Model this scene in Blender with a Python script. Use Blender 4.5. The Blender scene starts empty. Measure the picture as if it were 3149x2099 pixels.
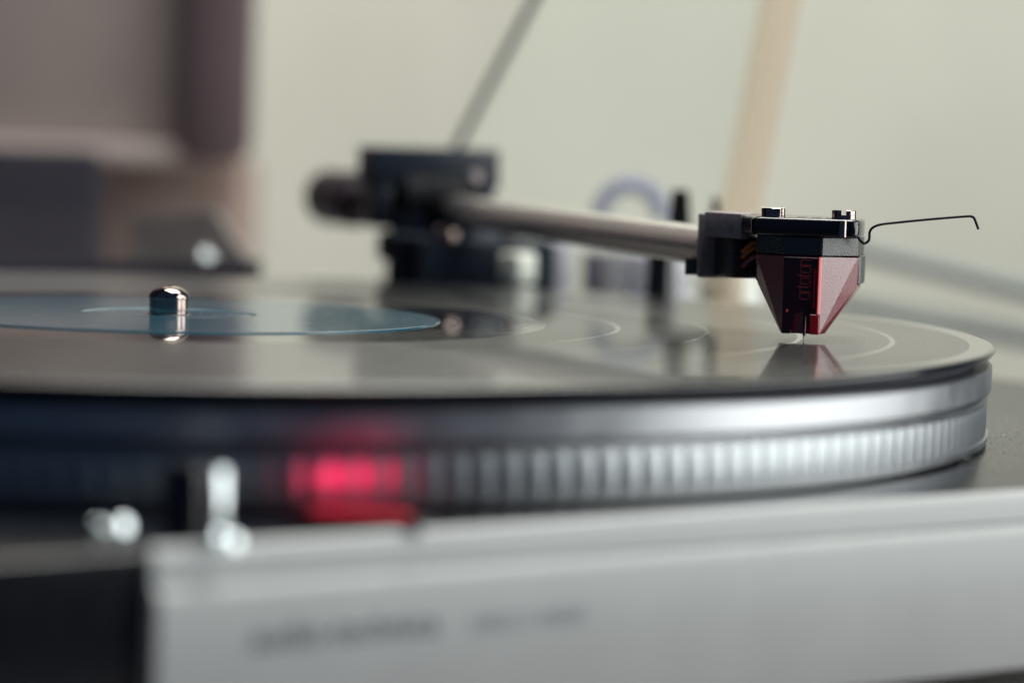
import bpy, bmesh, math, random
from mathutils import Vector, Matrix
random.seed(7)
R = math.radians
MM = 0.001
sc = bpy.context.scene
COL = sc.collection

# ------------------------------------------------------------------ camera
# world frame: spindle on the record surface is the origin, X along the plinth
# front (to the right), Y to the back, Z up; all numbers below in millimetres
AZ = R(35.68)
CA, SA = math.cos(AZ), math.sin(AZ)
CAM = Vector((-253.1, -460.9, 33.0))
fwd_h = Vector((SA, CA, 0)); right_h = Vector((CA, -SA, 0))
pitch, roll = R(3.96), R(1.7)
fw = (fwd_h * math.cos(pitch) - Vector((0, 0, 1)) * math.sin(pitch)).normalized()
up = right_h.cross(fw)
r2 = right_h * math.cos(roll) + up * math.sin(roll)
u2 = r2.cross(fw)
cd = bpy.data.cameras.new('camera'); cam = bpy.data.objects.new('camera', cd); COL.objects.link(cam)
cam.matrix_world = Matrix(((r2.x, u2.x, -fw.x, CAM.x*MM), (r2.y, u2.y, -fw.y, CAM.y*MM), (r2.z, u2.z, -fw.z, CAM.z*MM), (0, 0, 0, 1)))
cd.lens = 100.0; cd.sensor_width = 36.0; cd.sensor_fit = 'HORIZONTAL'
cd.clip_start = 0.01; cd.clip_end = 50
cd.dof.use_dof = True; cd.dof.focus_distance = 0.505; cd.dof.aperture_fstop = 8.2; cd.dof.aperture_blades = 0
sc.camera = cam

# ------------------------------------------------------------------ world and light
w = bpy.data.worlds.new('World'); sc.world = w; w.use_nodes = True
bg = w.node_tree.nodes['Background']; bg.inputs[0].default_value = (0.26, 0.50, 1.0, 1); bg.inputs[1].default_value = 0.062
sc.view_settings.view_transform = 'Standard'; sc.view_settings.look = 'None'
sc.view_settings.exposure = 0.0; sc.view_settings.gamma = 1.0

def area(name, loc, target, sx, sy, power, color):
    ld = bpy.data.lights.new(name, 'AREA'); ld.shape = 'RECTANGLE'; ld.size = sx; ld.size_y = sy
    ld.energy = power; ld.color = color
    o = bpy.data.objects.new(name, ld); COL.objects.link(o)
    o.location = Vector(loc) * MM
    o.rotation_euler = (Vector(target) - Vector(loc)).to_track_quat('-Z', 'Z').to_euler()
    return o
def cc(r, f, h):
    """a place given as metres to the right of / in front of the tripod (mm), height over the record"""
    p = CAM + right_h * r + fwd_h * f
    return Vector((p.x, p.y, h))
# the window at the right of the room and a lamp added to brighten the wall
area('window_light', cc(1050, 450, 230), cc(0, 520, 0), 1.22, 0.95, 12.0, (0.97, 1.0, 0.97))
area('wall_fill_light', cc(170, 800, 1050), cc(90, 1500, 150), 0.8, 0.8, 27.0, (1.0, 0.985, 0.93))

# ------------------------------------------------------------------ materials
def mat(name, col, rough=0.5, metal=0.0, noise=0.0, nscale=300.0, bump=0.0, bscale=2000.0, coat=0.0, coat_r=0.03, spec=0.5,
        emit=None, es=0.0, alpha_mix=None, trans=0.0, sss=0.0):
    m = bpy.data.materials.new(name); m.use_nodes = True
    nt = m.node_tree; b = nt.nodes['Principled BSDF']
    b.inputs['Base Color'].default_value = (*col, 1); b.inputs['Roughness'].default_value = rough
    b.inputs['Metallic'].default_value = metal; b.inputs['Coat Weight'].default_value = coat
    b.inputs['Coat Roughness'].default_value = coat_r; b.inputs['Specular IOR Level'].default_value = spec
    tc = nt.nodes.new('ShaderNodeTexCoord')
    if noise > 0:
        n = nt.nodes.new('ShaderNodeTexNoise'); n.inputs['Scale'].default_value = nscale; n.inputs['Detail'].default_value = 5
        nt.links.new(tc.outputs['Object'], n.inputs['Vector'])
        mp = nt.nodes.new('ShaderNodeMapRange'); mp.inputs[1].default_value = 0.25; mp.inputs[2].default_value = 0.75
        mp.inputs[3].default_value = 1 - noise; mp.inputs[4].default_value = 1 + noise
        nt.links.new(n.outputs['Fac'], mp.inputs[0])
        mx = nt.nodes.new('ShaderNodeVectorMath'); mx.operation = 'SCALE'; mx.inputs[0].default_value = col
        nt.links.new(mp.outputs[0], mx.inputs['Scale']); nt.links.new(mx.outputs[0], b.inputs['Base Color'])
        mr = nt.nodes.new('ShaderNodeMapRange'); mr.inputs[1].default_value = 0.3; mr.inputs[2].default_value = 0.7
        mr.inputs[3].default_value = max(0.0, rough * (1 - noise)); mr.inputs[4].default_value = min(1, rough * (1 + noise))
        nt.links.new(n.outputs['Fac'], mr.inputs[0]); nt.links.new(mr.outputs[0], b.inputs['Roughness'])
    if bump > 0:
        n2 = nt.nodes.new('ShaderNodeTexNoise'); n2.inputs['Scale'].default_value = bscale; n2.inputs['Detail'].default_value = 3
        nt.links.new(tc.outputs['Object'], n2.inputs['Vector'])
        bp = nt.nodes.new('ShaderNodeBump'); bp.inputs['Strength'].default_value = bump; bp.inputs['Distance'].default_value = 0.0002
        nt.links.new(n2.outputs['Fac'], bp.inputs['Height']); nt.links.new(bp.outputs['Normal'], b.inputs['Normal'])
    if name in ('red_moulded_plastic', 'black_moulded_plastic'): b.inputs['Coat IOR'].default_value = 2.0
    if emit: b.inputs['Emission Color'].default_value = (*emit, 1); b.inputs['Emission Strength'].default_value = es
    if trans: b.inputs['Transmission Weight'].default_value = trans
    if sss: b.inputs['Subsurface Weight'].default_value = sss; b.inputs['Subsurface Scale'].default_value = 0.001
    return m

def clear_mat(name, tint, milk, milk_col):
    """thin clear acrylic: lets light straight through, with a little milkiness and a glossy skin"""
    m = bpy.data.materials.new(name); m.use_nodes = True; nt = m.node_tree
    for n in list(nt.nodes): nt.nodes.remove(n)
    out = nt.nodes.new('ShaderNodeOutputMaterial')
    tr = nt.nodes.new('ShaderNodeBsdfTransparent'); tr.inputs[0].default_value = (*tint, 1)
    tl = nt.nodes.new('ShaderNodeBsdfTranslucent'); tl.inputs[0].default_value = (*milk_col, 1)
    df = nt.nodes.new('ShaderNodeBsdfDiffuse'); df.inputs[0].default_value = (*milk_col, 1)
    a0 = nt.nodes.new('ShaderNodeMixShader'); a0.inputs[0].default_value = 0.5
    nt.links.new(tl.outputs[0], a0.inputs[1]); nt.links.new(df.outputs[0], a0.inputs[2])
    a1 = nt.nodes.new('ShaderNodeMixShader'); a1.inputs[0].default_value = milk
    nt.links.new(tr.outputs[0], a1.inputs[1]); nt.links.new(a0.outputs[0], a1.inputs[2])
    gl = nt.nodes.new('ShaderNodeBsdfGlossy'); gl.inputs['Roughness'].default_value = 0.08
    a2 = nt.nodes.new('ShaderNodeMixShader'); a2.inputs[0].default_value = 0.025
    nt.links.new(a1.outputs[0], a2.inputs[1]); nt.links.new(gl.outputs[0], a2.inputs[2])
    nt.links.new(a2.outputs[0], out.inputs[0])
    return m

def vinyl_mat(name, grooved):
    m = mat(name, (0.006, 0.007, 0.009), 0.30 if grooved else 0.12, coat=0.56 if grooved else 0.9, coat_r=0.035 if grooved else 0.015, spec=0.4)
    nt = m.node_tree; b = nt.nodes['Principled BSDF']; b.inputs['Coat IOR'].default_value = 1.42
    if grooved:
        tg = nt.nodes.new('ShaderNodeTangent'); tg.direction_type = 'RADIAL'; tg.axis = 'Z'
        nt.links.new(tg.outputs[0], b.inputs['Tangent']); b.inputs['Anisotropic'].default_value = 0.85
        b.inputs['Specular IOR Level'].default_value = 0.5
        # groove spacing changes with the music: bands of slightly different sheen
        tc = nt.nodes.new('ShaderNodeTexCoord'); ln = nt.nodes.new('ShaderNodeVectorMath'); ln.operation = 'LENGTH'
        nt.links.new(tc.outputs['Object'], ln.inputs[0])
        cx = nt.nodes.new('ShaderNodeCombineXYZ'); nt.links.new(ln.outputs['Value'], cx.inputs[0])
        n = nt.nodes.new('ShaderNodeTexNoise'); n.inputs['Scale'].default_value = 420; n.inputs['Detail'].default_value = 6
        nt.links.new(cx.outputs[0], n.inputs['Vector'])
        mp = nt.nodes.new('ShaderNodeMapRange'); mp.inputs[1].default_value = .3; mp.inputs[2].default_value = .7
        mp.inputs[3].default_value = 0.012; mp.inputs[4].default_value = 0.035
        nt.links.new(n.outputs['Fac'], mp.inputs[0]); nt.links.new(mp.outputs[0], b.inputs['Coat Roughness'])
        n4 = nt.nodes.new('ShaderNodeTexNoise'); n4.inputs['Scale'].default_value = 1500; n4.inputs['Detail'].default_value = 8; n4.inputs['Roughness'].default_value = 0.7
        nt.links.new(cx.outputs[0], n4.inputs['Vector'])
        n3 = nt.nodes.new('ShaderNodeTexNoise'); n3.inputs['Scale'].default_value = 1600; n3.inputs['Detail'].default_value = 2
        nt.links.new(cx.outputs[0], n3.inputs['Vector'])
        bp = nt.nodes.new('ShaderNodeBump'); bp.inputs['Strength'].default_value = 0.10; bp.inputs['Distance'].default_value = 0.00004
        nt.links.new(n3.outputs['Fac'], bp.inputs['Height'])
        nt.links.new(bp.outputs['Normal'], b.inputs['Normal'])
        ag = nt.nodes.new('ShaderNodeBsdfAnisotropic'); ag.inputs['Color'].default_value = (0.85, 0.86, 0.84, 1)
        ag.inputs['Roughness'].default_value = 0.30; ag.inputs['Anisotropy'].default_value = 0.92
        nt.links.new(tg.outputs[0], ag.inputs['Tangent']); nt.links.new(bp.outputs['Normal'], ag.inputs['Normal'])
        mf = nt.nodes.new('ShaderNodeMapRange'); mf.inputs[1].default_value = .3; mf.inputs[2].default_value = .7
        mf.inputs[3].default_value = 0.0; mf.inputs[4].default_value = 0.08
        nt.links.new(n4.outputs['Fac'], mf.inputs[0])
        mx = nt.nodes.new('ShaderNodeMixShader'); nt.links.new(mf.outputs[0], mx.inputs[0])
        out = nt.nodes['Material Output']
        nt.links.new(b.outputs[0], mx.inputs[1]); nt.links.new(ag.outputs[0], mx.inputs[2]); nt.links.new(mx.outputs[0], out.inputs[0])
    return m

M = dict(
    vinyl=vinyl_mat('black_vinyl', False), groove=vinyl_mat('grooved_vinyl', True),
    label=mat('teal_label_paper', (0.013, 0.098, 0.150), 0.26, noise=0.06, nscale=90, spec=0.75, coat=0.75, coat_r=0.04),
    bright=mat('bright_glint_steel', (0.86, 0.92, 0.94), 0.06, 1.0),  # lighter steel for the parts added as glints
    chrome=mat('polished_steel', (0.42, 0.33, 0.30), 0.07, 1.0, noise=0.15, nscale=900),
    silver=mat('cast_aluminium', (0.42, 0.43, 0.445), 0.34, 1.0, noise=0.08, nscale=160),
    rib=mat('fluted_aluminium', (0.40, 0.425, 0.44), 0.36, 1.0, noise=0.08, nscale=600),
    panel=mat('brushed_silver_panel', (0.54, 0.555, 0.545), 0.5, 0.12, noise=0.05, nscale=60),
    plinth=mat('dark_grey_lacquer', (0.008, 0.009, 0.012), 0.22, noise=0.25, nscale=900, bump=0.25, bscale=2500, coat=0.12, coat_r=0.12, spec=0.35),
    gimbal=mat('matt_black_casting', (0.008, 0.009, 0.012), 0.7, spec=0.15),
    sideblack=mat('black_plastic', (0.012, 0.010, 0.014), 0.5, noise=0.1),
    mat_=mat('dark_slip_mat', (0.03, 0.03, 0.05), 0.55, noise=0.2, nscale=800),
    ink=mat('dark_print', (0.06, 0.08, 0.10), 0.6), ink2=mat('pale_grey_print', (0.36, 0.38, 0.40), 0.6),
    black=mat('black_lacquered_metal', (0.006, 0.006, 0.008), 0.16, noise=0.2, nscale=900, bump=0.12, bscale=1800, coat=0.5, coat_r=0.08),
    blackmat=mat('black_moulded_plastic', (0.009, 0.009, 0.012), 0.26, noise=0.15, nscale=2500, bump=0.5, bscale=4200, spec=0.8, coat=0.4, coat_r=0.25),
    bluegrey=mat('blue_grey_enamel', (0.022, 0.030, 0.045), 0.35, noise=0.1, nscale=200),
    red=mat('red_moulded_plastic', (0.30, 0.005, 0.018), 0.22, noise=0.12, nscale=3000, bump=0.7, bscale=3600, spec=0.9, coat=0.8, coat_r=0.16),
    redclear=mat('clear_red_plastic', (0.80, 0.015, 0.025), 0.12, sss=0.6, coat=0.5),
    reddark=mat('dark_smoked_red_plastic', (0.030, 0.004, 0.010), 0.16, coat=0.3, noise=0.2, nscale=700),
    redprint=mat('dull_red_print', (0.42, 0.05, 0.06), 0.5),
    grey=mat('grey_anodised_metal', (0.30, 0.26, 0.27), 0.45, 0.1, noise=0.25, nscale=900, bump=0.3, bscale=1500),
    tube=mat('satin_arm_tube', (0.84, 0.82, 0.79), 0.20, 0.9, noise=0.06, nscale=120),
    weight=mat('mauve_brown_weight', (0.05, 0.036, 0.045), 0.4, 0.3, noise=0.1),
    wire=mat('black_spring_wire', (0.012, 0.010, 0.018), 0.3, 0.3),
    copper=mat('orange_lead_wire', (0.55, 0.16, 0.05), 0.35, noise=0.1),
    white=mat('white_plastic', (0.86, 0.90, 0.82), 0.3), lilac=mat('pale_lilac_plastic', (0.50, 0.50, 0.58), 0.35, noise=0.06, nscale=80),
    mauve=mat('mauve_grey_plastic', (0.17, 0.16, 0.21), 0.4, noise=0.1, nscale=80),
    violet=mat('violet_blue_plastic', (0.08, 0.10, 0.30), 0.4, noise=0.05),
    led=mat('red_strobe_lens', (0.6, 0.01, 0.02), 0.2, emit=(1.0, 0.015, 0.07), es=0.3),
    wall=mat('beige_wall_paint', (0.50, 0.50, 0.435), 0.85, noise=0.13, nscale=3.2, bump=0.2, bscale=200),  # broad mottling in the colour stands for uneven light on the wall
    wood=mat('brown_table_veneer', (0.34, 0.32, 0.33), 0.35, noise=0.2, nscale=40),
    frame=mat('dark_mauve_frame', (0.13, 0.09, 0.10), 0.6, noise=0.15, nscale=12),
    picture=mat('grey_brown_picture', (0.37, 0.315, 0.29), 0.6, noise=0.25, nscale=9),
    tan=mat('tan_cardboard', (0.30, 0.225, 0.19), 0.7, noise=0.25, nscale=14),
    navy=mat('dark_navy_fabric', (0.028, 0.027, 0.036), 0.9, spec=0.1, noise=0.2, nscale=20),
    cable=mat('grey_green_cable', (0.22, 0.25, 0.24), 0.8, noise=0.1),
    hinge=mat('grey_hinge_metal', (0.24, 0.22, 0.21), 0.5, 0.3, noise=0.2, nscale=80),
    acry=clear_mat('smoky_clear_acrylic', (0.905, 0.90, 0.90), 0.0, (0.5, 0.5, 0.5)),
    milky=clear_mat('milky_clear_acrylic', (0.985, 0.99, 0.98), 0.17, (0.90, 0.93, 0.84)),
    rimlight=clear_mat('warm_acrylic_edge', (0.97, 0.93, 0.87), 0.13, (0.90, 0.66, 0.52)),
    edge=mat('dark_acrylic_edge', (0.10, 0.11, 0.13), 0.3),
    dust=mat('pale_dust', (0.75, 0.72, 0.62), 0.8),
)

# ------------------------------------------------------------------ mesh helpers (millimetres in, metres out)
ORG = {}
def finish(name, bm, m, parent=None, angle=35, origin=None):
    bmesh.ops.recalc_face_normals(bm, faces=bm.faces)
    me = bpy.data.meshes.new(name); 
    if origin is None:
        xs = [v.co for v in bm.verts]
        lo = Vector([min(c[i] for c in xs) for i in range(3)]); hi = Vector([max(c[i] for c in xs) for i in range(3)])
        origin = (lo + hi) / 2
    origin = Vector(origin)
    for v in bm.verts: v.co = (v.co - origin) * MM
    bm.to_mesh(me); bm.free()
    ms = m if isinstance(m, (list, tuple)) else [m]
    for q in ms: me.materials.append(q)
    if angle:
        me.shade_smooth(); me.set_sharp_from_angle(angle=R(angle))
    o = bpy.data.objects.new(name, me); COL.objects.link(o)
    ORG[o.name] = origin
    if parent:
        o.parent = parent; o.location = (origin - ORG[parent.name]) * MM
    else:
        o.location = origin * MM
    return o
def thing(name, loc, label, cat, group=None):
    o = bpy.data.objects.new(name, None); COL.objects.link(o); o.empty_display_size = 0.01
    o.location = Vector(loc) * MM; ORG[o.name] = Vector(loc)
    tag(o, label, cat, group); return o
def tag(o, label=None, cat=None, group=None, kind=None):
    if label: o['label'] = label
    if cat: o['category'] = cat
    if group: o['group'] = group
    if kind: o['kind'] = kind
    return o
def basis(ax, ay, az, o):
    return Matrix(((ax[0], ay[0], az[0], o[0]), (ax[1], ay[1], az[1], o[1]), (ax[2], ay[2], az[2], o[2]), (0, 0, 0, 1)))
def box(bm, c, s, rot=None, bevel=0.0, seg=2):
    g = bmesh.ops.create_cube(bm, size=1.0)
    for v in g['verts']: v.co = Vector((v.co.x*s[0], v.co.y*s[1], v.co.z*s[2]))
    if bevel:
        es = list({e for v in g['verts'] for e in v.link_edges})
        r = bmesh.ops.bevel(bm, geom=es, offset=bevel, segments=seg, affect='EDGES', profile=0.5)
        vs = {v for f in r['faces'] for v in f.verts} | {v for v in g['verts'] if v.is_valid}
    else: vs = set(g['verts'])
    for v in vs:
        p = v.co.copy()
        if rot is not None: p = rot @ p
        v.co = p + Vector(c)
    return vs
def lathe(bm, prof, c=(0, 0, 0), seg=64, axis=None, cap=True, mats=None):
    """revolve [(radius, height)] about z (or about the direction axis) through c"""
    q = Vector((0, 0, 1)).rotation_difference(Vector(axis)) if axis is not None else None
    rings = []
    for (r, h) in prof:
        row = []
        if r < 1e-6:
            p = Vector((0, 0, h)); p = q @ p if q else p
            row = [bm.verts.new(p + Vector(c))]
        else:
            for k in range(seg):
                a = 2*math.pi*k/seg; p = Vector((r*math.cos(a), r*math.sin(a), h)); p = q @ p if q else p
                row.append(bm.verts.new(p + Vector(c)))
        rings.append(row)
    for i in range(len(rings)-1):
        A, B = rings[i], rings[i+1]
        for k in range(seg):
            k2 = (k+1) % seg
            if len(A) == 1 and len(B) == 1: continue
            if len(A) == 1: f = bm.faces.new((A[0], B[k], B[k2]))
            elif len(B) == 1: f = bm.faces.new((A[k], B[0], A[k2]))
            else: f = bm.faces.new((A[k], B[k], B[k2], A[k2]))
            if mats: f.material_index = mats[i]
    if cap:
        if len(rings[0]) > 1: bm.faces.new(rings[0])
        if len(rings[-1]) > 1: bm.faces.new(rings[-1])
def tube(bm, pts, rad, seg=12, caps=True):
    pts = [Vector(p) for p in pts]; rows = []
    n = len(pts); prev = None
    for i, p in enumerate(pts):
        t = (pts[min(i+1, n-1)] - pts[max(i-1, 0)]).normalized()
        if prev is None:
            a = t.orthogonal().normalized()
        else:
            a = (prev - t * prev.dot(t)).normalized()
        prev = a; b = t.cross(a); r = rad[i] if isinstance(rad, (list, tuple)) else rad
        rows.append([bm.verts.new(p + (a*math.cos(2*math.pi*k/seg) + b*math.sin(2*math.pi*k/seg))*r) for k in range(seg)])
    for i in range(n-1):
        for k in range(seg):
            bm.faces.new((rows[i][k], rows[i][(k+1) % seg], rows[i+1][(k+1) % seg], rows[i+1][k]))
    if caps: bm.faces.new(rows[0]); bm.faces.new(rows[-1])
def smooth_path(pts, n=6):
    pts = [Vector(p) for p in pts]; out = []
    for i in range(len(pts)-1):
        p0 = pts[max(i-1, 0)]; p1 = pts[i]; p2 = pts[i+1]; p3 = pts[min(i+2, len(pts)-1)]
        for k in range(n):
            t = k/n
            out.append(0.5*((2*p1) + (p2-p0)*t + (2*p0-5*p1+4*p2-p3)*t*t + (-p0+3*p1-3*p2+p3)*t**3))
    out.append(pts[-1]); return out
def prism(bm, poly, z0, z1, tf=lambda x, y, z: Vector((x, y, z)), bevel=0.0, seg=2):
    a = [bm.verts.new(tf(x, y, z0)) for x, y in poly]; b = [bm.verts.new(tf(x, y, z1)) for x, y in poly]
    fs = [bm.faces.new(a), bm.faces.new(b)]
    for i in range(len(poly)):
        j = (i+1) % len(poly); fs.append(bm.faces.new((a[i], a[j], b[j], b[i])))
    if bevel:
        bmesh.ops.recalc_face_normals(bm, faces=fs)
        es = list({e for f in fs for e in f.edges})
        bmesh.ops.bevel(bm, geom=es, offset=bevel, segments=seg, affect='EDGES', profile=0.5)
def hull(bm, pts):
    vs = [bm.verts.new(p) for p in pts]
    bmesh.ops.convex_hull(bm, input=vs)
def nb(): return bmesh.new()

# ================================================================== SETTING
TABLE = -62.0
bm = nb()
box(bm, (1300, 760, 300), (2200, 20, 2400))
tag(finish('wall', bm, M['wall'], angle=0), kind='structure')
bm = nb(); box(bm, (-700, 764, 300), (1800, 20, 2400)); tag(finish('unseen_dark_wall', bm, M['navy'], angle=0), kind='structure')  # unseen dark stretch of wall, added to darken reflections from the left
t = thing('table', (100, 60, TABLE-700), 'pale grey table top under the record player', 'table')
bm = nb(); box(bm, (100, 60, TABLE-12), (900, 700, 24), bevel=2); finish('table_top', bm, M['wood'], t)
for sx in (-1, 1):
    for sy in (-1, 1):
        bm = nb(); box(bm, (100+sx*400, 60+sy*300, TABLE-24-338), (40, 40, 676), bevel=2); finish('leg', bm, M['wood'], t)
bm = nb(); box(bm, (300, 0, TABLE-705), (4200, 1500, 10)); tag(finish('floor', bm, M['tan'], angle=0), kind='structure')

# ================================================================== THE RECORD PLAYER
TT = thing('turntable', (0, 0, TABLE), 'silver and dark grey record player with straight tonearm and fluted platter', 'record player')
PT = -17.0                                  # top of the plinth
bm = nb(); box(bm, (-5, 15.2, (PT-43.4)/2), (440, 350, 26.4), bevel=1.2, seg=3)
PL = finish('plinth', bm, M['plinth'], TT)
for sx in (-1, 1):
    for sy in (-1, 1):
        bm = nb(); lathe(bm, [(17, TABLE+0.02), (18, TABLE+3), (16, -45), (14, -43.2)], (-5+sx*185, 15+sy*140, 0), 40)
        finish('foot', bm, M['sideblack'], TT)
# silver front panel with its stepped top lip
Y0 = -160.2
prof = [(Y0+0.0, PT+0.5), (Y0-0.9, PT+0.1), (Y0-1.2, PT-0.8), (Y0-1.5, -20.9), (Y0-1.1, -21.2), (Y0-2.6, -21.9), (Y0-2.9, -22.8), (Y0-2.5, -42.6), (Y0-1.8, -43.4), (Y0+0.2, -43.4)]
bm = nb()
x0, x1 = -90.0, 215.0
L = [bm.verts.new((x0, y, z)) for y, z in prof]; Q = [bm.verts.new((x1, y, z)) for y, z in prof]
bm.faces.new(L); bm.faces.new(Q)
for i in range(len(prof)):
    j = (i+1) % len(prof); bm.faces.new((L[i], L[j], Q[j], Q[i]))
FP = finish('front_panel', bm, M['panel'], TT, angle=50)
def lettering(name, text, size, org, dx, dy, mtl, parent, extr=0.03):
    cu = bpy.data.curves.new(name, 'FONT'); cu.body = text; cu.size = size; cu.extrude = extr; cu.resolution_u = 3
    tmp = bpy.data.objects.new(name, cu); me = bpy.data.meshes.new_from_object(tmp); bpy.data.objects.remove(tmp)
    b = nb(); b.from_mesh(me); bpy.data.meshes.remove(me)
    dx, dy = Vector(dx), Vector(dy); dz = dx.cross(dy)
    for v in b.verts: v.co = Vector(org) + dx*v.co.x + dy*v.co.y + dz*v.co.z
    return finish(name, b, mtl, parent, angle=0)
lettering('lettering', 'audio-technica', 4.75, (-77.2, Y0-2.78, -29.7), (1, 0, 0), (0, 0, 1), M['ink'], FP, 0.1)
lettering('lettering', 'DIRECT DRIVE', 2.9, (-44.3, Y0-2.78, -29.9), (1, 0, 0), (0, 0, 1), M['ink2'], FP, 0.1)

# platter: smooth upper band, bevel, fluted strobe band, turned-in bottom ring
bm = nb()
lathe(bm, [(20, -2.8), (148.6, -2.8), (149.3, -3.0), (149.6, -3.4), (149.6, -7.2), (149.3, -7.6), (148.5, -7.8), (148.3, -8.0),
           (148.9, -8.5), (149.1, -8.9), (148.7, -9.1), (148.55, -9.2), (148.55, -15.0), (149.0, -14.98), (149.35, -15.1), (149.2, -16.2), (147.6, -16.7), (143, -16.7), (143, -15.5), (20, -15.5)], seg=360, cap=False)
PLT = finish('platter', bm, M['silver'], TT, angle=28)
NR = 240
bm = nb()
rows = []
for (zz, k) in ((-9.25, 0.25), (-9.8, 1.0), (-14.3, 1.0), (-14.98, 0.35)):
    row = []
    for i in range(9):
        u = -1 + 2*i/8
        ang = u*1.80/149.0; rr = 148.75 + 0.17*k*(1-u*u)
        row.append(bm.verts.new((rr*math.cos(ang), rr*math.sin(ang), zz)))
    rows.append(row)
for i in range(3):
    for k in range(8): bm.faces.new((rows[i][k], rows[i][k+1], rows[i+1][k+1], rows[i+1][k]))
bm.faces.new(rows[0]); bm.faces.new(rows[-1])
rib0 = finish('rib', bm, M['rib'], PLT, angle=60, origin=(0, 0, 0))
for k in range(1, NR):
    o = rib0.copy(); COL.objects.link(o); o.parent = PLT; o.rotation_euler = (0, 0, 2*math.pi*k/NR)
bm = nb(); lathe(bm, [(4.2, -2.78), (146.5, -2.78), (146.8, -2.4), (146.5, -1.75), (4.2, -1.75)], seg=180, cap=False)
finish('slip_mat', bm, M['mat_'], TT)
# hub under the platter (shadowed gap)
bm = nb(); lathe(bm, [(60, PT+0.02), (60, -15.52)], seg=64); finish('platter_hub', bm, M['blackmat'], TT)
# spindle
bm = nb()
pr = [(3.6, -2.7), (3.6, 2.85), (3.72, 2.9), (3.74, 3.05)]
for k in range(1, 13):
    a = k/12*math.pi/2; pr.append((3.74*math.cos(a) if k < 12 else 0, 3.05+2.35*math.sin(a)))
lathe(bm, pr, seg=72); finish('spindle', bm, M['chrome'], TT, angle=40)

# strobe pillar and the added glint discs beside it
pc = cc(-39.4, 347.5, 0)
bm = nb()
lathe(bm, [(2.9, PT+0.02), (2.9, -8.6), (2.7, -7.6), (2.3, -7.2), (0, -7.0)], (pc.x, pc.y, 0), 48)
SP = finish('strobe_pillar', bm, M['black'], TT)
hv = Vector((cc(1050, 360, 0) - cc(-35, 347, 0)).normalized() + (CAM - cc(-35, 347, 33)).normalized()); ht = math.atan2(hv.y, hv.x)
bm = nb(); box(bm, cc(-35.35, 346.6, -12.0), (1.2, 1.5, 8.6), Matrix.Rotation(ht, 3, 'Z'), 0.12)
finish('glint_strip', bm, M['bright'], SP)  # strip added as the pillar's highlight, angled to mirror the window
def glint_disc(name, p, rad, parent, mtl='chrome'):
    # added disc turned so its end mirrors the window, as a glint
    a = ((CAM - p).normalized() + (cc(1050, 360, 200) - p).normalized()).normalized()
    bm = nb(); lathe(bm, [(rad*0.96, -rad*1.2), (rad, -rad), (rad, 0), (rad*0.9, rad*0.12), (0, rad*0.12)], p, 24, axis=a)
    return finish(name, bm, M[mtl], parent, angle=20)
for (r, f, q) in ((-50.4, 350.1, .85), (-47.7, 352.7, .95), (-34.5, 342.6, 1.0), (-32.8, 341.6, .8)):
    p = cc(r, f, PT+1.15); bm = nb(); glint_disc('glint_stud', p, q*1.12, TT, 'bright')
sw = cc(-19.0, 364.0, PT)
rim_pt = cc(-16.5, 380.5, -12.8)
rd = (Vector((rim_pt.x, rim_pt.y, 0)) - Vector((sw.x, sw.y, 0))).normalized()
rt = basis(Vector((rd.y, -rd.x, 0)), rd, Vector((0, 0, 1)), (0, 0, 0)).to_3x3()
bm = nb(); box(bm, sw + Vector((0, 0, 0.92)), (17, 5.5, 1.8), rt, 0.5); SW = finish('strobe_housing', bm, M['black'], TT)
bm = nb(); box(bm, sw + rd*1.0 + Vector((0, 0, 1.95)), (13, 2.6, 0.6), rt, 0.25); finish('strobe_lens', bm, M['led'], SW)
# the red strobe lamp, split into three lamps to put lobes on the ribs
for off in (-4.4, 0.0, 4.4):
    lp = cc(-15.0, 368.0, PT + 3.9) + rt @ Vector((off*1.15, 0, 0))
    ld = bpy.data.lights.new('strobe_light', 'AREA'); ld.shape = 'RECTANGLE'; ld.size = 0.0012; ld.size_y = 0.0040
    ld.energy = 0.00030; ld.color = (1.0, 0.018, 0.10)
    lo = bpy.data.objects.new('strobe_light', ld); COL.objects.link(lo); lo.location = lp*MM
    lo.rotation_euler = (rd + Vector((0, 0, 0.02))).to_track_quat('-Z', 'Y').to_euler()

# ---------------- tonearm
FR = basis(right_h, fwd_h, Vector((0, 0, 1)), (0, 0, 0)).to_3x3()
AD = Vector((-0.305, -0.952, 0)).normalized()          # from the pivot towards the headshell
AP = Vector((-AD.y, AD.x, 0))                          # to the arm's side
AR = basis(AP, AD, Vector((0, 0, 1)), (0, 0, 0)).to_3x3()
E0 = Vector((88.2, -49.5, 14.9)); PIV = Vector((147.0, 136.0, 16.9))
bm = nb(); tube(bm, [E0 + (PIV-E0)*k/8 for k in range(9)], 3.8, 32); finish('tonearm_tube', bm, M['tube'], TT)
BC = PIV + AD*3
bm = nb(); box(bm, BC + Vector((0, 0, 9.6)), (33, 15, 10.0), AR, 0.7)
for s in (-1, 1): box(bm, BC + AP*s*13.2 + Vector((0, 0, 0.5)), (4.4, 14.6, 12.0), AR, 0.6)
BB = finish('bearing_block', bm, M['bluegrey'], TT)
p = BC + AD*8.2 - AP*(-1)*0 
for (r, f, h, rad, m) in ((-9.6, 699, 24.6, 1.6, 'grey'), (-14.5, 680, 10.8, 1.3, 'chrome'), (-17.6, 682, 11.2, 1.7, 'weight'), (-0.8, 680, 11.0, 1.7, 'weight')):
    glint_disc('bearing_screw', cc(r, f, h), rad, TT, m)
bm = nb(); lathe(bm, [(8.0, -9), (9.2, -8), (9.2, 8), (8.0, 9)], PIV + AD*6 + Vector((0, 0, 0)), 48, axis=AP)
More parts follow.
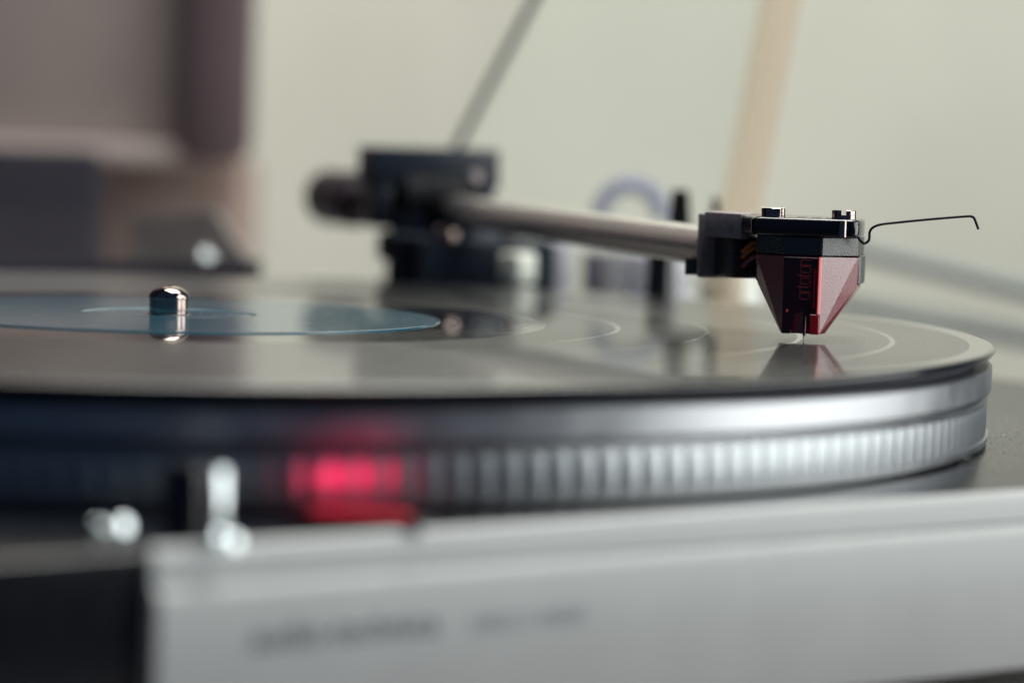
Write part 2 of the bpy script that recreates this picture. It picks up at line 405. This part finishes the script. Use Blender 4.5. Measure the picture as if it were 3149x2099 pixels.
lathe(bm, [(5.2, 0), (6.0, 1), (6.0, 23), (4.6, 26)], PIV + AD*3, 40, axis=AD); finish('arm_gimbal', bm, M['gimbal'], TT)
bm = nb(); lathe(bm, [(22.5, PT+0.02), (22.5, -4), (21, -2.5), (17, -2.2), (17, 3), (19, 3.5), (19.5, 4.5), (19.5, 9.6), (18.5, 10.4), (16.5, 10.6), (16, 15.5), (6, 16)], cc(-15, 712, 0), 64)
box(bm, cc(-6.5, 700, -3.5), (33, 24, 26.9), FR, 2.0)
finish('arm_base', bm, M['bluegrey'], TT)
bm = nb(); RE = cc(-51, 772, 17.3); RD = (RE - PIV).normalized(); tube(bm, [PIV + RD*2, RE - RD*3], 2.8, 20); finish('rear_stub', bm, M['black'], TT)
bm = nb(); lathe(bm, [(5.6, 0), (7.4, 0.8), (7.4, 18), (6.8, 19)], RE - RD*19, 48, axis=RD); finish('counterweight', bm, M['weight'], TT)
bm = nb(); a45 = Matrix.Rotation(R(44), 3, 'Z') @ FR; box(bm, cc(0.9, 684, 3.4), (7.0, 7.0, 7.6), a45, 1.2, 3); finish('bright_patch_block', bm, M['white'], TT)  # white block added for a bright patch, turned to catch the window
bm = nb(); lathe(bm, [(1.8, PT+.02), (1.8, -4), (1.5, -0.4)], cc(6.9, 694, 0) , 20); bmesh.ops.create_uvsphere(bm, u_segments=16, v_segments=10, radius=1.9, matrix=Matrix.Translation(cc(6.9, 694, 0.6)))
finish('lever_knob', bm, M['lilac'], TT)
# arm rest: post and two prongs of the clip
p = cc(34.2, 662, 0)
bm = nb(); lathe(bm, [(5.5, PT+.02), (5.5, -14), (3.6, -13), (3.4, 9), (3.8, 9.4)], (p.x, p.y, 0), 32)
box(bm, cc(40, 662, 10.4), (15, 3.6, 2.6), basis(right_h, fwd_h, Vector((0, 0, 1)), (0, 0, 0)).to_3x3(), 0.6)
ARS = finish('arm_rest', bm, M['black'], TT)
for (r, h, wd) in ((38.0, 23.6, 6.2), (46.3, 22.0, 2.6)):
    bm = nb(); hull(bm, [cc(r+a*wd/2*(1 if z < 15 else .62), 662+b*1.5, z) for a in (-1, 1) for b in (-1, 1) for z in (10, h)]); finish('clip_prong', bm, M['black'], ARS)
# dial, blocks and loop behind the arm, all out of focus
FR = basis(right_h, fwd_h, Vector((0, 0, 1)), (0, 0, 0)).to_3x3()
bm = nb(); box(bm, cc(25.0, 735, -5.5), (14, 12, 23), FR, 0.8); finish('anti_skate_housing', bm, M['mauve'], TT)
bm = nb(); lathe(bm, [(8.5, PT+.02), (8.5, 5), (7.5, 6.5), (0, 6.8)], cc(36.0, 715, 0), 40); finish('anti_skate_dial', bm, M['lilac'], TT)
bm = nb(); lathe(bm, [(4.5, PT+.02), (4.3, 6), (3.5, 8.5), (0, 9)], cc(10.5, 728, 0), 32); finish('height_dial', bm, M['lilac'], TT)
bm = nb(); lathe(bm, [(7.5, PT+.02), (7.5, -2), (6.5, 4), (0, 5)], cc(53, 700, 0), 32); finish('speed_knob', bm, M['white'], TT)
bm = nb()
tube(bm, [cc(30.5 + 8.2*math.cos(a), 760, 14.0 + 9.0*math.sin(a)) for a in [math.pi*k/24 for k in range(25)]], 2.2, 14)
finish('wire_loop', bm, M['violet'], TT)

# ---------------- headshell and cartridge; local axes: EX to the cartridge's side, EB to its back
TIP = Vector((82.5, -82.1, 0)); EX = Vector((0.6683, -0.7439, 0)).normalized(); EB = Vector((0.7439, 0.6683, 0)).normalized()
def lc(x, y, z): return TIP + EX*x + EB*y + Vector((0, 0, z))
def lb(x, y, z): return lc(x-0.75, y, z)
plate = [(-9.6, 0.9), (-10.0, 0.4), (7.9, 0.4), (8.9, 1.4), (8.9, 13), (5.5, 18), (-8, 25.5), (-19.5, 25.5), (-20.4, 18.0), (-14.2, 9.2), (-10.4, 3.2)]
bm = nb(); prism(bm, plate, 18.2, 21.5, lc, 0.75, 4)
HS = finish('headshell', bm, M['black'], TT)
bm = nb(); prism(bm, [(-20.9, 16.2), (-12.8, 6.6), (-11.6, 8.0), (-11.6, 20), (-20.9, 24)], 17.2, 21.75, lc, 0.3, 2)
finish('arm_neck', bm, M['grey'], HS)
bm = nb(); box(bm, Vector((89.3, -57.6, 13.5)), (9.2, 9.5, 7.6), AR, 0.5); finish('plug_box', bm, M['blackmat'], HS)
bm = nb(); box(bm, Vector((88.4, -51.8, 15.3)), (9.6, 2.2, 12.0), AR, 0.5); finish('collar', bm, M['grey'], HS)
bm = nb(); lathe(bm, [(1.5, -1.6), (1.5, 1.4)], Vector((86.0, -46.2, 11.2)), 20); finish('collar_screw', bm, M['blackmat'], HS)
for k, (zz, mm_) in enumerate(((15.6, 'copper'), (14.6, 'copper'), (13.0, 'red'))):
    bm = nb(); tube(bm, smooth_path([lc(-13.5, 15, zz-1), lc(-11.0, 13.6, zz+0.9), lc(-8.4, 15.0, zz), lc(-7.0, 16.4, zz-0.6)]), 0.42, 10)
    finish('lead_wire', bm, M[mm_], HS)
# slots in the headshell top
for k in range(3):
    bm = nb(); prism(bm, [(-2.6+2.6*k, 5.2), (-1.2+2.6*k, 5.2), (-1.2+2.6*k, 9.5), (-2.6+2.6*k, 9.5)], 21.4, 21.56, lc); finish('slot', bm, M['blackmat'], HS)
# mounting screws with cut slots
for sx, turn in ((-6.75, 0.15), (5.85, 1.686)):
    c = lc(sx, 4.6, 0); bm = nb()
    lathe(bm, [(2.02, 21.62), (2.06, 21.75), (2.06, 23.05), (1.92, 23.2), (0, 23.2)], (c.x, c.y, 0), 40, cap=False)
    # slot: two half heads stand on the base disc
    sv = [v for v in bm.verts]
    bm.free(); bm = nb()
    ca, sa = math.cos(turn), math.sin(turn)
    ax = EX*ca + EB*sa; ay = -EX*sa + EB*ca
    lathe(bm, [(2.15, 21.45), (2.15, 22.2)], (c.x, c.y, 0), 40)
    for s in (-1, 1):
        poly = []
        n = 14; a0 = math.asin(0.36/2.15)
        for i in range(n+1):
            a = a0 + (math.pi-2*a0)*i/n; poly.append((2.15*math.cos(a), s*2.15*math.sin(a)))
        prism(bm, poly, 22.202, 23.05, lambda x, y, z: Vector((c.x, c.y, 0)) + ax*x + ay*y + Vector((0, 0, z)), 0.07, 1)
    finish('mounting_screw', bm, M['chrome'], HS, angle=30)
bm = nb(); lathe(bm, [(0.8, 18.4), (0.8, 21.3)], lc(6.1, 0.2, 0), 24); finish('screw_sleeve', bm, M['chrome'], HS)
# finger lift
def vp(vx, vy): # picture of the lift measured in its own upright plane
    dx, dy = vx-1846, vy-780
    return (dx + dy*0.0297)/12.95, -(dy - dx*0.0297)/12.95
fl = [(1969, 532), (1973, 541), (1977, 552), (1987, 560), (1997, 555), (1999.5, 546), (1999.5, 537), (2003, 528), (2012, 521), (2029, 516), (2060, 512.5), (2098, 508.5), (2160, 502.8), (2222, 498), (2233, 498.5), (2239.5, 502), (2244, 512), (2250, 528)]
pts = []
for q in fl:
    a, z = vp(*q); pts.append(TIP + right_h*a + fwd_h*2.5 + Vector((0, 0, z)))
bm = nb(); tube(bm, smooth_path(pts, 4), 0.235, 14); finish('finger_lift', bm, M['wire'], HS)

bm = nb()   # black generator body
prism(bm, [(-3.35, 1.25), (3.35, 1.25), (9.1, 6.6), (9.1, 18.5), (-9.1, 18.5), (-9.1, 6.6)], 14.85, 18.15, lb, 0.12, 1)
prism(bm, [(-9.45, 9.6), (9.45, 9.6), (9.45, 18.4), (-9.45, 18.4)], 9.6, 14.9, lb, 0.3, 1)
hull(bm, [lb(x, y, z) for x, y, z in ((-9.25, 9.0, 9.9), (9.25, 9.0, 9.9), (9.25, 18, 9.9), (-9.25, 18, 9.9), (-7.0, 9.5, 7.6), (7.0, 9.5, 7.6), (7.0, 17, 7.6), (-7.0, 17, 7.6))])
CT = finish('cartridge_body', bm, M['blackmat'], TT, angle=15)
for k in range(4):
    bm = nb(); tube(bm, [lb(-5.4+3.6*k, 18.4, 13.0), lb(-5.4+3.6*k, 21.5, 13.0)], 0.55, 10); finish('terminal_pin', bm, M['copper'], CT)
bm = nb()   # faceted red stylus body
hp = [(-3.35, 1.2, 1.0), (3.35, 1.2, 1.0), (-3.35, 1.2, 14.7), (3.35, 1.2, 14.7)]
for s in (-1, 1): hp += [(s*9.15, 6.7, 14.6), (s*9.0, 9.2, 9.3), (s*4.0, 4.2, 1.0), (s*8.9, 16, 9.0), (s*9.15, 16, 14.6)]
hull(bm, [lb(*p_) for p_ in hp])
SB = finish('stylus_body', bm, M['red'], CT, angle=8)
# front plate with an arched opening for the cantilever
arch = [(-3.3, 14.55), (-3.3, 0.95), (-1.75, 0.95), (-1.35, 3.0), (-0.9, 4.5), (0, 5.0), (0.9, 4.5), (1.35, 3.0), (1.75, 0.95), (3.3, 0.95), (3.3, 14.55)]
bm = nb(); prism(bm, arch, 0.55, 1.18, lambda x, y, z: lb(x, z, y), 0.08, 1); finish('front_plate', bm, M['reddark'], SB, angle=30)
bm = nb(); prism(bm, [(2.62, 1.0), (2.74, 0.32), (3.02, 0.16), (3.50, 0.62), (3.50, 1.18)], 4.6, 14.66, lb); finish('edge_strip', bm, M['redclear'], SB, angle=60)
bm = nb(); prism(bm, [(2.12, 0.54), (2.2, 0.40), (2.36, 0.40), (2.44, 0.54)], 5.6, 12.6, lb); finish('inner_strip', bm, M['redclear'], SB, angle=60)
bm = nb(); prism(bm, [(1.7, 0.52), (1.7, 0.30), (3.3, 0.30), (3.3, 0.52)], 0.97, 4.5, lb, 0.06, 1); finish('corner_lug', bm, M['redclear'], SB)
bm = nb(); box(bm, lb(-2.45, 0.42, 5.0), (0.4, 0.3, 0.55), None, 0.1); finish('catch_light_peg', bm, M['redclear'], SB)
for s in (-1, 1):
    bm = nb(); hull(bm, [lb(s*0.35, 0.9, 4.1), lb(s*0.75, 0.9, 3.9), lb(s*1.55, 0.9, 1.4), lb(s*1.15, 0.9, 1.4), lb(s*0.45, 0.5, 4.0), lb(s*1.3, 0.5, 1.5)]); finish('suspension_wing', bm, M['redclear'], SB)
bm = nb(); tube(bm, [lc(0, 1.0, 4.4), lc(0.05, 0.2, 2.2), lc(0.1, -0.15, 0.75)], [0.38, 0.32, 0.26], 16); CL = finish('cantilever', bm, M['reddark'], CT)
bm = nb(); tube(bm, [lc(0.1, -0.15, 0.78), lc(0.02, -0.1, 0.4), lc(0.1, -0.05, 0.2), lc(0.22, 0, 0.02)], [0.1, 0.09, 0.085, 0.05], 10); finish('needle', bm, M['chrome'], CL)
# vertical lettering drawn with thin strokes
def strokes():
    P = []; x = 0.0
    def arc(cx, cy, rx, ry, a0, a1, n=10): return [(cx+rx*math.cos(R(a0+(a1-a0)*i/n)), cy+ry*math.sin(R(a0+(a1-a0)*i/n))) for i in range(n+1)]
    def o_(x, w_=0.62):
        r = w_/2
        return [arc(x+r, 1-r, r, r, 0, 180) + arc(x+r, r, r, r, 180, 360) + [(x+w_, 1-r)]]
    for ch in 'ortofon':
        if ch == 'o': P += o_(x); x += 0.62+0.12
        elif ch == 'r': P += [[(x, 0), (x, 0.98)], [(x, 0.72)] + arc(x+0.28, 0.72, 0.28, 0.26, 180, 80, 6)[1:]]; x += 0.30+0.10
        elif ch == 't': P += [[(x+0.08, 1.22)] + [(x+0.08, 0.2)] + arc(x+0.26, 0.2, 0.18, 0.2, 180, 260, 5)[1:], [(x-0.06, 0.98), (x+0.28, 0.98)]]; x += 0.28+0.12
        elif ch == 'f': P += [[(x+0.08, 0), (x+0.08, 1.05)] + arc(x+0.26, 1.05, 0.18, 0.2, 180, 95, 5)[1:], [(x-0.06, 0.98), (x+0.28, 0.98)]]; x += 0.28+0.12
        elif ch == 'n': P += [[(x, 0), (x, 1)], [(x, 0.7)] + arc(x+0.28, 0.70, 0.28, 0.29, 180, 0, 10)[1:] + [(x+0.56, 0)]]; x += 0.56+0.12
    return P, x-0.12
P, tot = strokes(); S = 7.0/tot; SY = 1.85
bm = nb()
for pl in P:
    for i in range(len(pl)-1):
        a = Vector((pl[i][0]*S, pl[i][1]*SY)); b = Vector((pl[i+1][0]*S, pl[i+1][1]*SY))
        d = (b-a)
        if d.length < 1e-4: continue
        d.normalize(); n = Vector((-d.y, d.x))*0.10; a = a - d*0.06; b = b + d*0.06
        q = [a+n, b+n, b-n, a-n]
        prism(bm, [(1.55-v.y, 7.15+v.x) for v in q], 0.50, 0.548, lambda x, y, z: lb(x, z, y))
finish('lettering', bm, M['redprint'], SB, angle=0)

# ---------------- raised dust cover: smoky back panel and clear side cheek
XL = 190.0
A0, A1 = Vector((XL, 186.6, 31)), Vector((XL, 152, 71)); dl = (A1-A0).normalized()
B0, B1 = Vector((XL, 69.5, 18.5)), Vector((XL, 57.0, 70.0)); dr = (B1-B0).normalized()
LB = A0 - dl*62; LT = A0 + dl*260; RB = B0 - dr*20; RT = B0 + dr*240
DC = finish('dust_cover', (lambda b: (prism(b, [(0, 0), (0, 1), (1, 1), (1, 0)], 0, 1, lambda x, y, z: (LB if y < .5 else LT) + Vector((-1.5-388*x, 0, 0)) + Vector((0, 0.64, 0.77))*2.6*z), b)[1])(nb()), M['acry'], TT, angle=0)
bm = nb(); prism(bm, [(0, 0), (0, 1), (1, 1), (1, 0)], 0, 2.2, lambda x, y, z: ((LB if y < .5 else LT) if x < .5 else (RB if y < .5 else RT)) + Vector((z, 0, 0)))
finish('side_cheek', bm, M['milky'], DC, angle=0)
bm = nb(); tube(bm, [LB + Vector((0.8, 0, 0)), LT + Vector((0.8, 0, 0))], 1.3, 12); finish('cover_edge', bm, M['edge'], DC)
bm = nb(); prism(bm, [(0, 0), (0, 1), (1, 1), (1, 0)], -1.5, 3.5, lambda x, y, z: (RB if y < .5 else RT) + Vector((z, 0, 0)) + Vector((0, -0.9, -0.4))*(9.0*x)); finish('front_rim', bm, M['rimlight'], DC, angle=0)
bm = nb(); box(bm, (-15, 197, -8.5), (300, 5, 17), None, 1); finish('rear_bar', bm, M['navy'], DC)
hp_ = cc(-92, 800, -1)
bm = nb(); hull(bm, [cc(r, f, h) for f in (792, 806) for r, h in ((-106, 10), (-84, 12), (-74, -2), (-78, -16), (-108, -16), (-104, -2))]); HG = finish('hinge', bm, M['hinge'], TT)
bm = nb(); bm.free(); glint_disc('hinge_pin', cc(-85.0, 786, -0.6), 2.1, HG, 'bright')

# ================================================================== THE RECORD
RC = thing('record', (0, 0, -1.7), 'black vinyl record with a teal label turning under the needle', 'record')
prof = [(50.2, 0.0)]
mats = []
def ridge(r, hgt=0.05, wd=0.16):
    prof.extend([(r-wd-.06, 0.0), (r-wd, 0.0), (r-wd*.4, hgt), (r+wd*.4, hgt), (r+wd, 0.0), (r+wd+.06, 0.0)]); mats.extend([0]*6)
for r in (53.1, 55.4, 56.9, 59.4, 61.3, 63.9, 66.2): ridge(r, 0.012, 0.08)
prof.extend([(68.5, 0.0), (68.6, 0.0), (68.9, 0.012), (69.1, 0.0), (69.2, 0.0)]); mats.extend([0]*5)
for (ra, rb) in ((69.4, 82.2), (83.1, 98.6), (99.4, 115.2), (116.0, 131.6), (132.5, 145.6)):
    prof.extend([(ra, 0.0), (ra+.1, 0.0)]); mats.extend([0, 1])
    q = ra + random.uniform(.8, 2.2)
    while q < rb - 1.0:      # louder passages: slightly wider turns that catch the light
        hq = random.uniform(.0015, .005)
        prof.extend([(q-.2, 0.0), (q-.12, 0.0), (q, hq), (q+.12, 0.0), (q+.2, 0.0)]); mats.extend([1]*5); q += random.uniform(.9, 2.8)
    prof.extend([(rb-.1, 0.0), (rb, 0.0), (rb+0.2, 0.014), (rb+0.4, 0.0), (rb+.5, 0.0)]); mats.extend([1, 0, 0, 0, 0])
prof.extend([(146.8, 0.0), (146.9, 0.0), (147.8, 0.10), (148.8, 0.18), (149.5, 0.08), (149.9, -0.25), (150.0, -0.6), (149.8, -0.95), (149.2, -1.25), (147.5, -1.35), (146.5, -1.68), (10, -1.7), (3.85, -1.7), (3.85, 0.0), (50.2, 0.0)])
mats.extend([0]*15)
# close the inner side under the label
bm = nb(); lathe(bm, prof, seg=480, cap=False, mats=mats[:len(prof)-1]+[0]*len(prof)); finish('disc', bm, [M['vinyl'], M['groove']], RC, angle=50, origin=(0, 0, 0))
bm = nb(); lathe(bm, [(3.85, 0.01), (4.2, 0.03), (4.4, 0.03), (15.6, 0.03), (15.7, 0.03), (15.95, 0.20), (16.05, 0.22), (16.2, 0.22), (48.9, 0.22), (49.1, 0.22), (49.6, 0.26), (49.9, 0.2), (50.0, 0.02)], seg=240, cap=False)
LBL = finish('label', bm, M['label'], RC, angle=25, origin=(0, 0, 0))
for r in (8.5, 11.0):
    bm = nb(); lathe(bm, [(r-0.12, 0.031), (r-0.04, 0.05), (r+0.04, 0.05), (r+0.12, 0.031)], seg=96, cap=False); finish('pressed_ring', bm, M['label'], LBL, origin=(0, 0, 0))
bm = nb(); lathe(bm, [(3.62, 0.02), (3.9, 0.16), (4.1, 0.04)], seg=48, cap=False); finish('hole_rim', bm, M['blackmat'], LBL)

# dust on the plinth beside the platter
bm = nb()
for k in range(1100):
    a = R(random.uniform(-62, -8)); r = 143 + abs(random.gauss(0, 1))*8 + 5
    x, y = r*math.cos(a), r*math.sin(a)
    if y < -158 or x > 214: continue
    s = random.uniform(0.03, 0.11) * (2.2 if random.random() < 0.05 else 1)
    c = Vector((x, y, PT + 0.02 + s*0.6))
    d = Vector((random.uniform(-1, 1), random.uniform(-1, 1), random.uniform(-.2, .2))).normalized()*s*random.choice((1, 1, 1, 3))
    e = d.orthogonal().normalized()*s*0.6; g = d.cross(e).normalized()*s*0.6
    vs = [bm.verts.new(c+d), bm.verts.new(c-d), bm.verts.new(c+e), bm.verts.new(c-e), bm.verts.new(c+g), bm.verts.new(c-g)]
    for i, j in ((2, 4), (4, 3), (3, 5), (5, 2)):
        bm.faces.new((vs[0], vs[i], vs[j])); bm.faces.new((vs[1], vs[j], vs[i]))
tag(finish('dust', bm, M['dust'], angle=0), 'pale specks of dust and lint lying on the plinth beside the platter', 'dust', kind='stuff')

bm = nb()
for k in range(420):
    a = random.uniform(0, 2*math.pi); rr = math.sqrt(random.uniform(4.5**2, 149**2))
    x, y = rr*math.cos(a), rr*math.sin(a); s = random.uniform(0.02, 0.06)
    c = Vector((x, y, (0.24 if 16.3 < rr < 49.5 else 0.05 if rr < 15.4 else 0.02) + s*0.6))
    if 15.3 < rr < 16.4 or 49.3 < rr < 50.2 or rr > 146.5: continue
    d = Vector((random.uniform(-1, 1), random.uniform(-1, 1), 0)).normalized()*s*random.choice((1, 1, 1, 4))
    e = Vector((-d.y, d.x, 0)).normalized()*s*0.6; g = Vector((0, 0, s*0.5))
    vs = [bm.verts.new(c+d), bm.verts.new(c-d), bm.verts.new(c+e), bm.verts.new(c-e), bm.verts.new(c+g), bm.verts.new(c-g)]
    for i, j in ((2, 4), (4, 3), (3, 5), (5, 2)):
        bm.faces.new((vs[0], vs[i], vs[j])); bm.faces.new((vs[1], vs[j], vs[i]))
tag(finish('lint', bm, M['dust'], angle=0), 'tiny specks of lint scattered over the record surface', 'dust', kind='stuff')

# ================================================================== BEHIND THE PLAYER, OUT OF FOCUS
def cbox(name, m, parent, r0, r1, h0, h1, f0, f1, bev=2.0):
    b = nb(); box(b, cc((r0+r1)/2, (f0+f1)/2, (h0+h1)/2), (r1-r0, f1-f0, h1-h0), FR, bev); return finish(name, b, M[m], parent)
pf = thing('picture_frame', cc(-200, 985, 20), 'large brown framed picture with a dark mauve border at upper left', 'picture frame')
cbox('picture', 'picture', pf, -330, -116, 30, 420, 982, 992)
cbox('frame_side', 'frame', pf, -116, -92, 24, 440, 968, 996, 6)
cbox('frame_side', 'frame', pf, -354, -330, 24, 440, 968, 996, 6)
cbox('frame_bottom', 'picture', pf, -330, -116, 22, 30, 974, 996, 2)
cbox('frame_top', 'frame', pf, -330, -116, 420, 440, 974, 996, 2)
tb = cbox('tan_box', 'tan', None, -190, -96, TABLE+0, 24.5, 998, 1060, 3)
tag(tb, 'tan cardboard box standing below the framed picture', 'box')
nbx = cbox('navy_box', 'navy', None, -300, -136, TABLE+0, 27, 930, 944, 5)
tag(nbx, 'dark navy box at the far left, beside the tan box', 'box')
for pts_, lab in (([(104, 940, 4), (112, 925, 2), (135, 905, -2.5), (162, 880, -8), (200, 850, -16), (300, 800, -40)], 'upper of two grey green cables sagging behind the cartridge'),
                  ([(90, 965, -14), (112, 925, -16.5), (150, 890, -21), (210, 840, -29), (300, 800, -55)], 'lower of two grey green cables sagging behind the platter rim')):
    bm = nb(); tube(bm, smooth_path([cc(*q) for q in pts_], 8), 3.3, 14)
    tag(finish('cable', bm, M['cable']), lab, 'cable', 'cables hanging behind the player')
sc.cycles.max_bounces = 10; sc.cycles.transparent_max_bounces = 12
sc.cycles.sample_clamp_indirect = 8
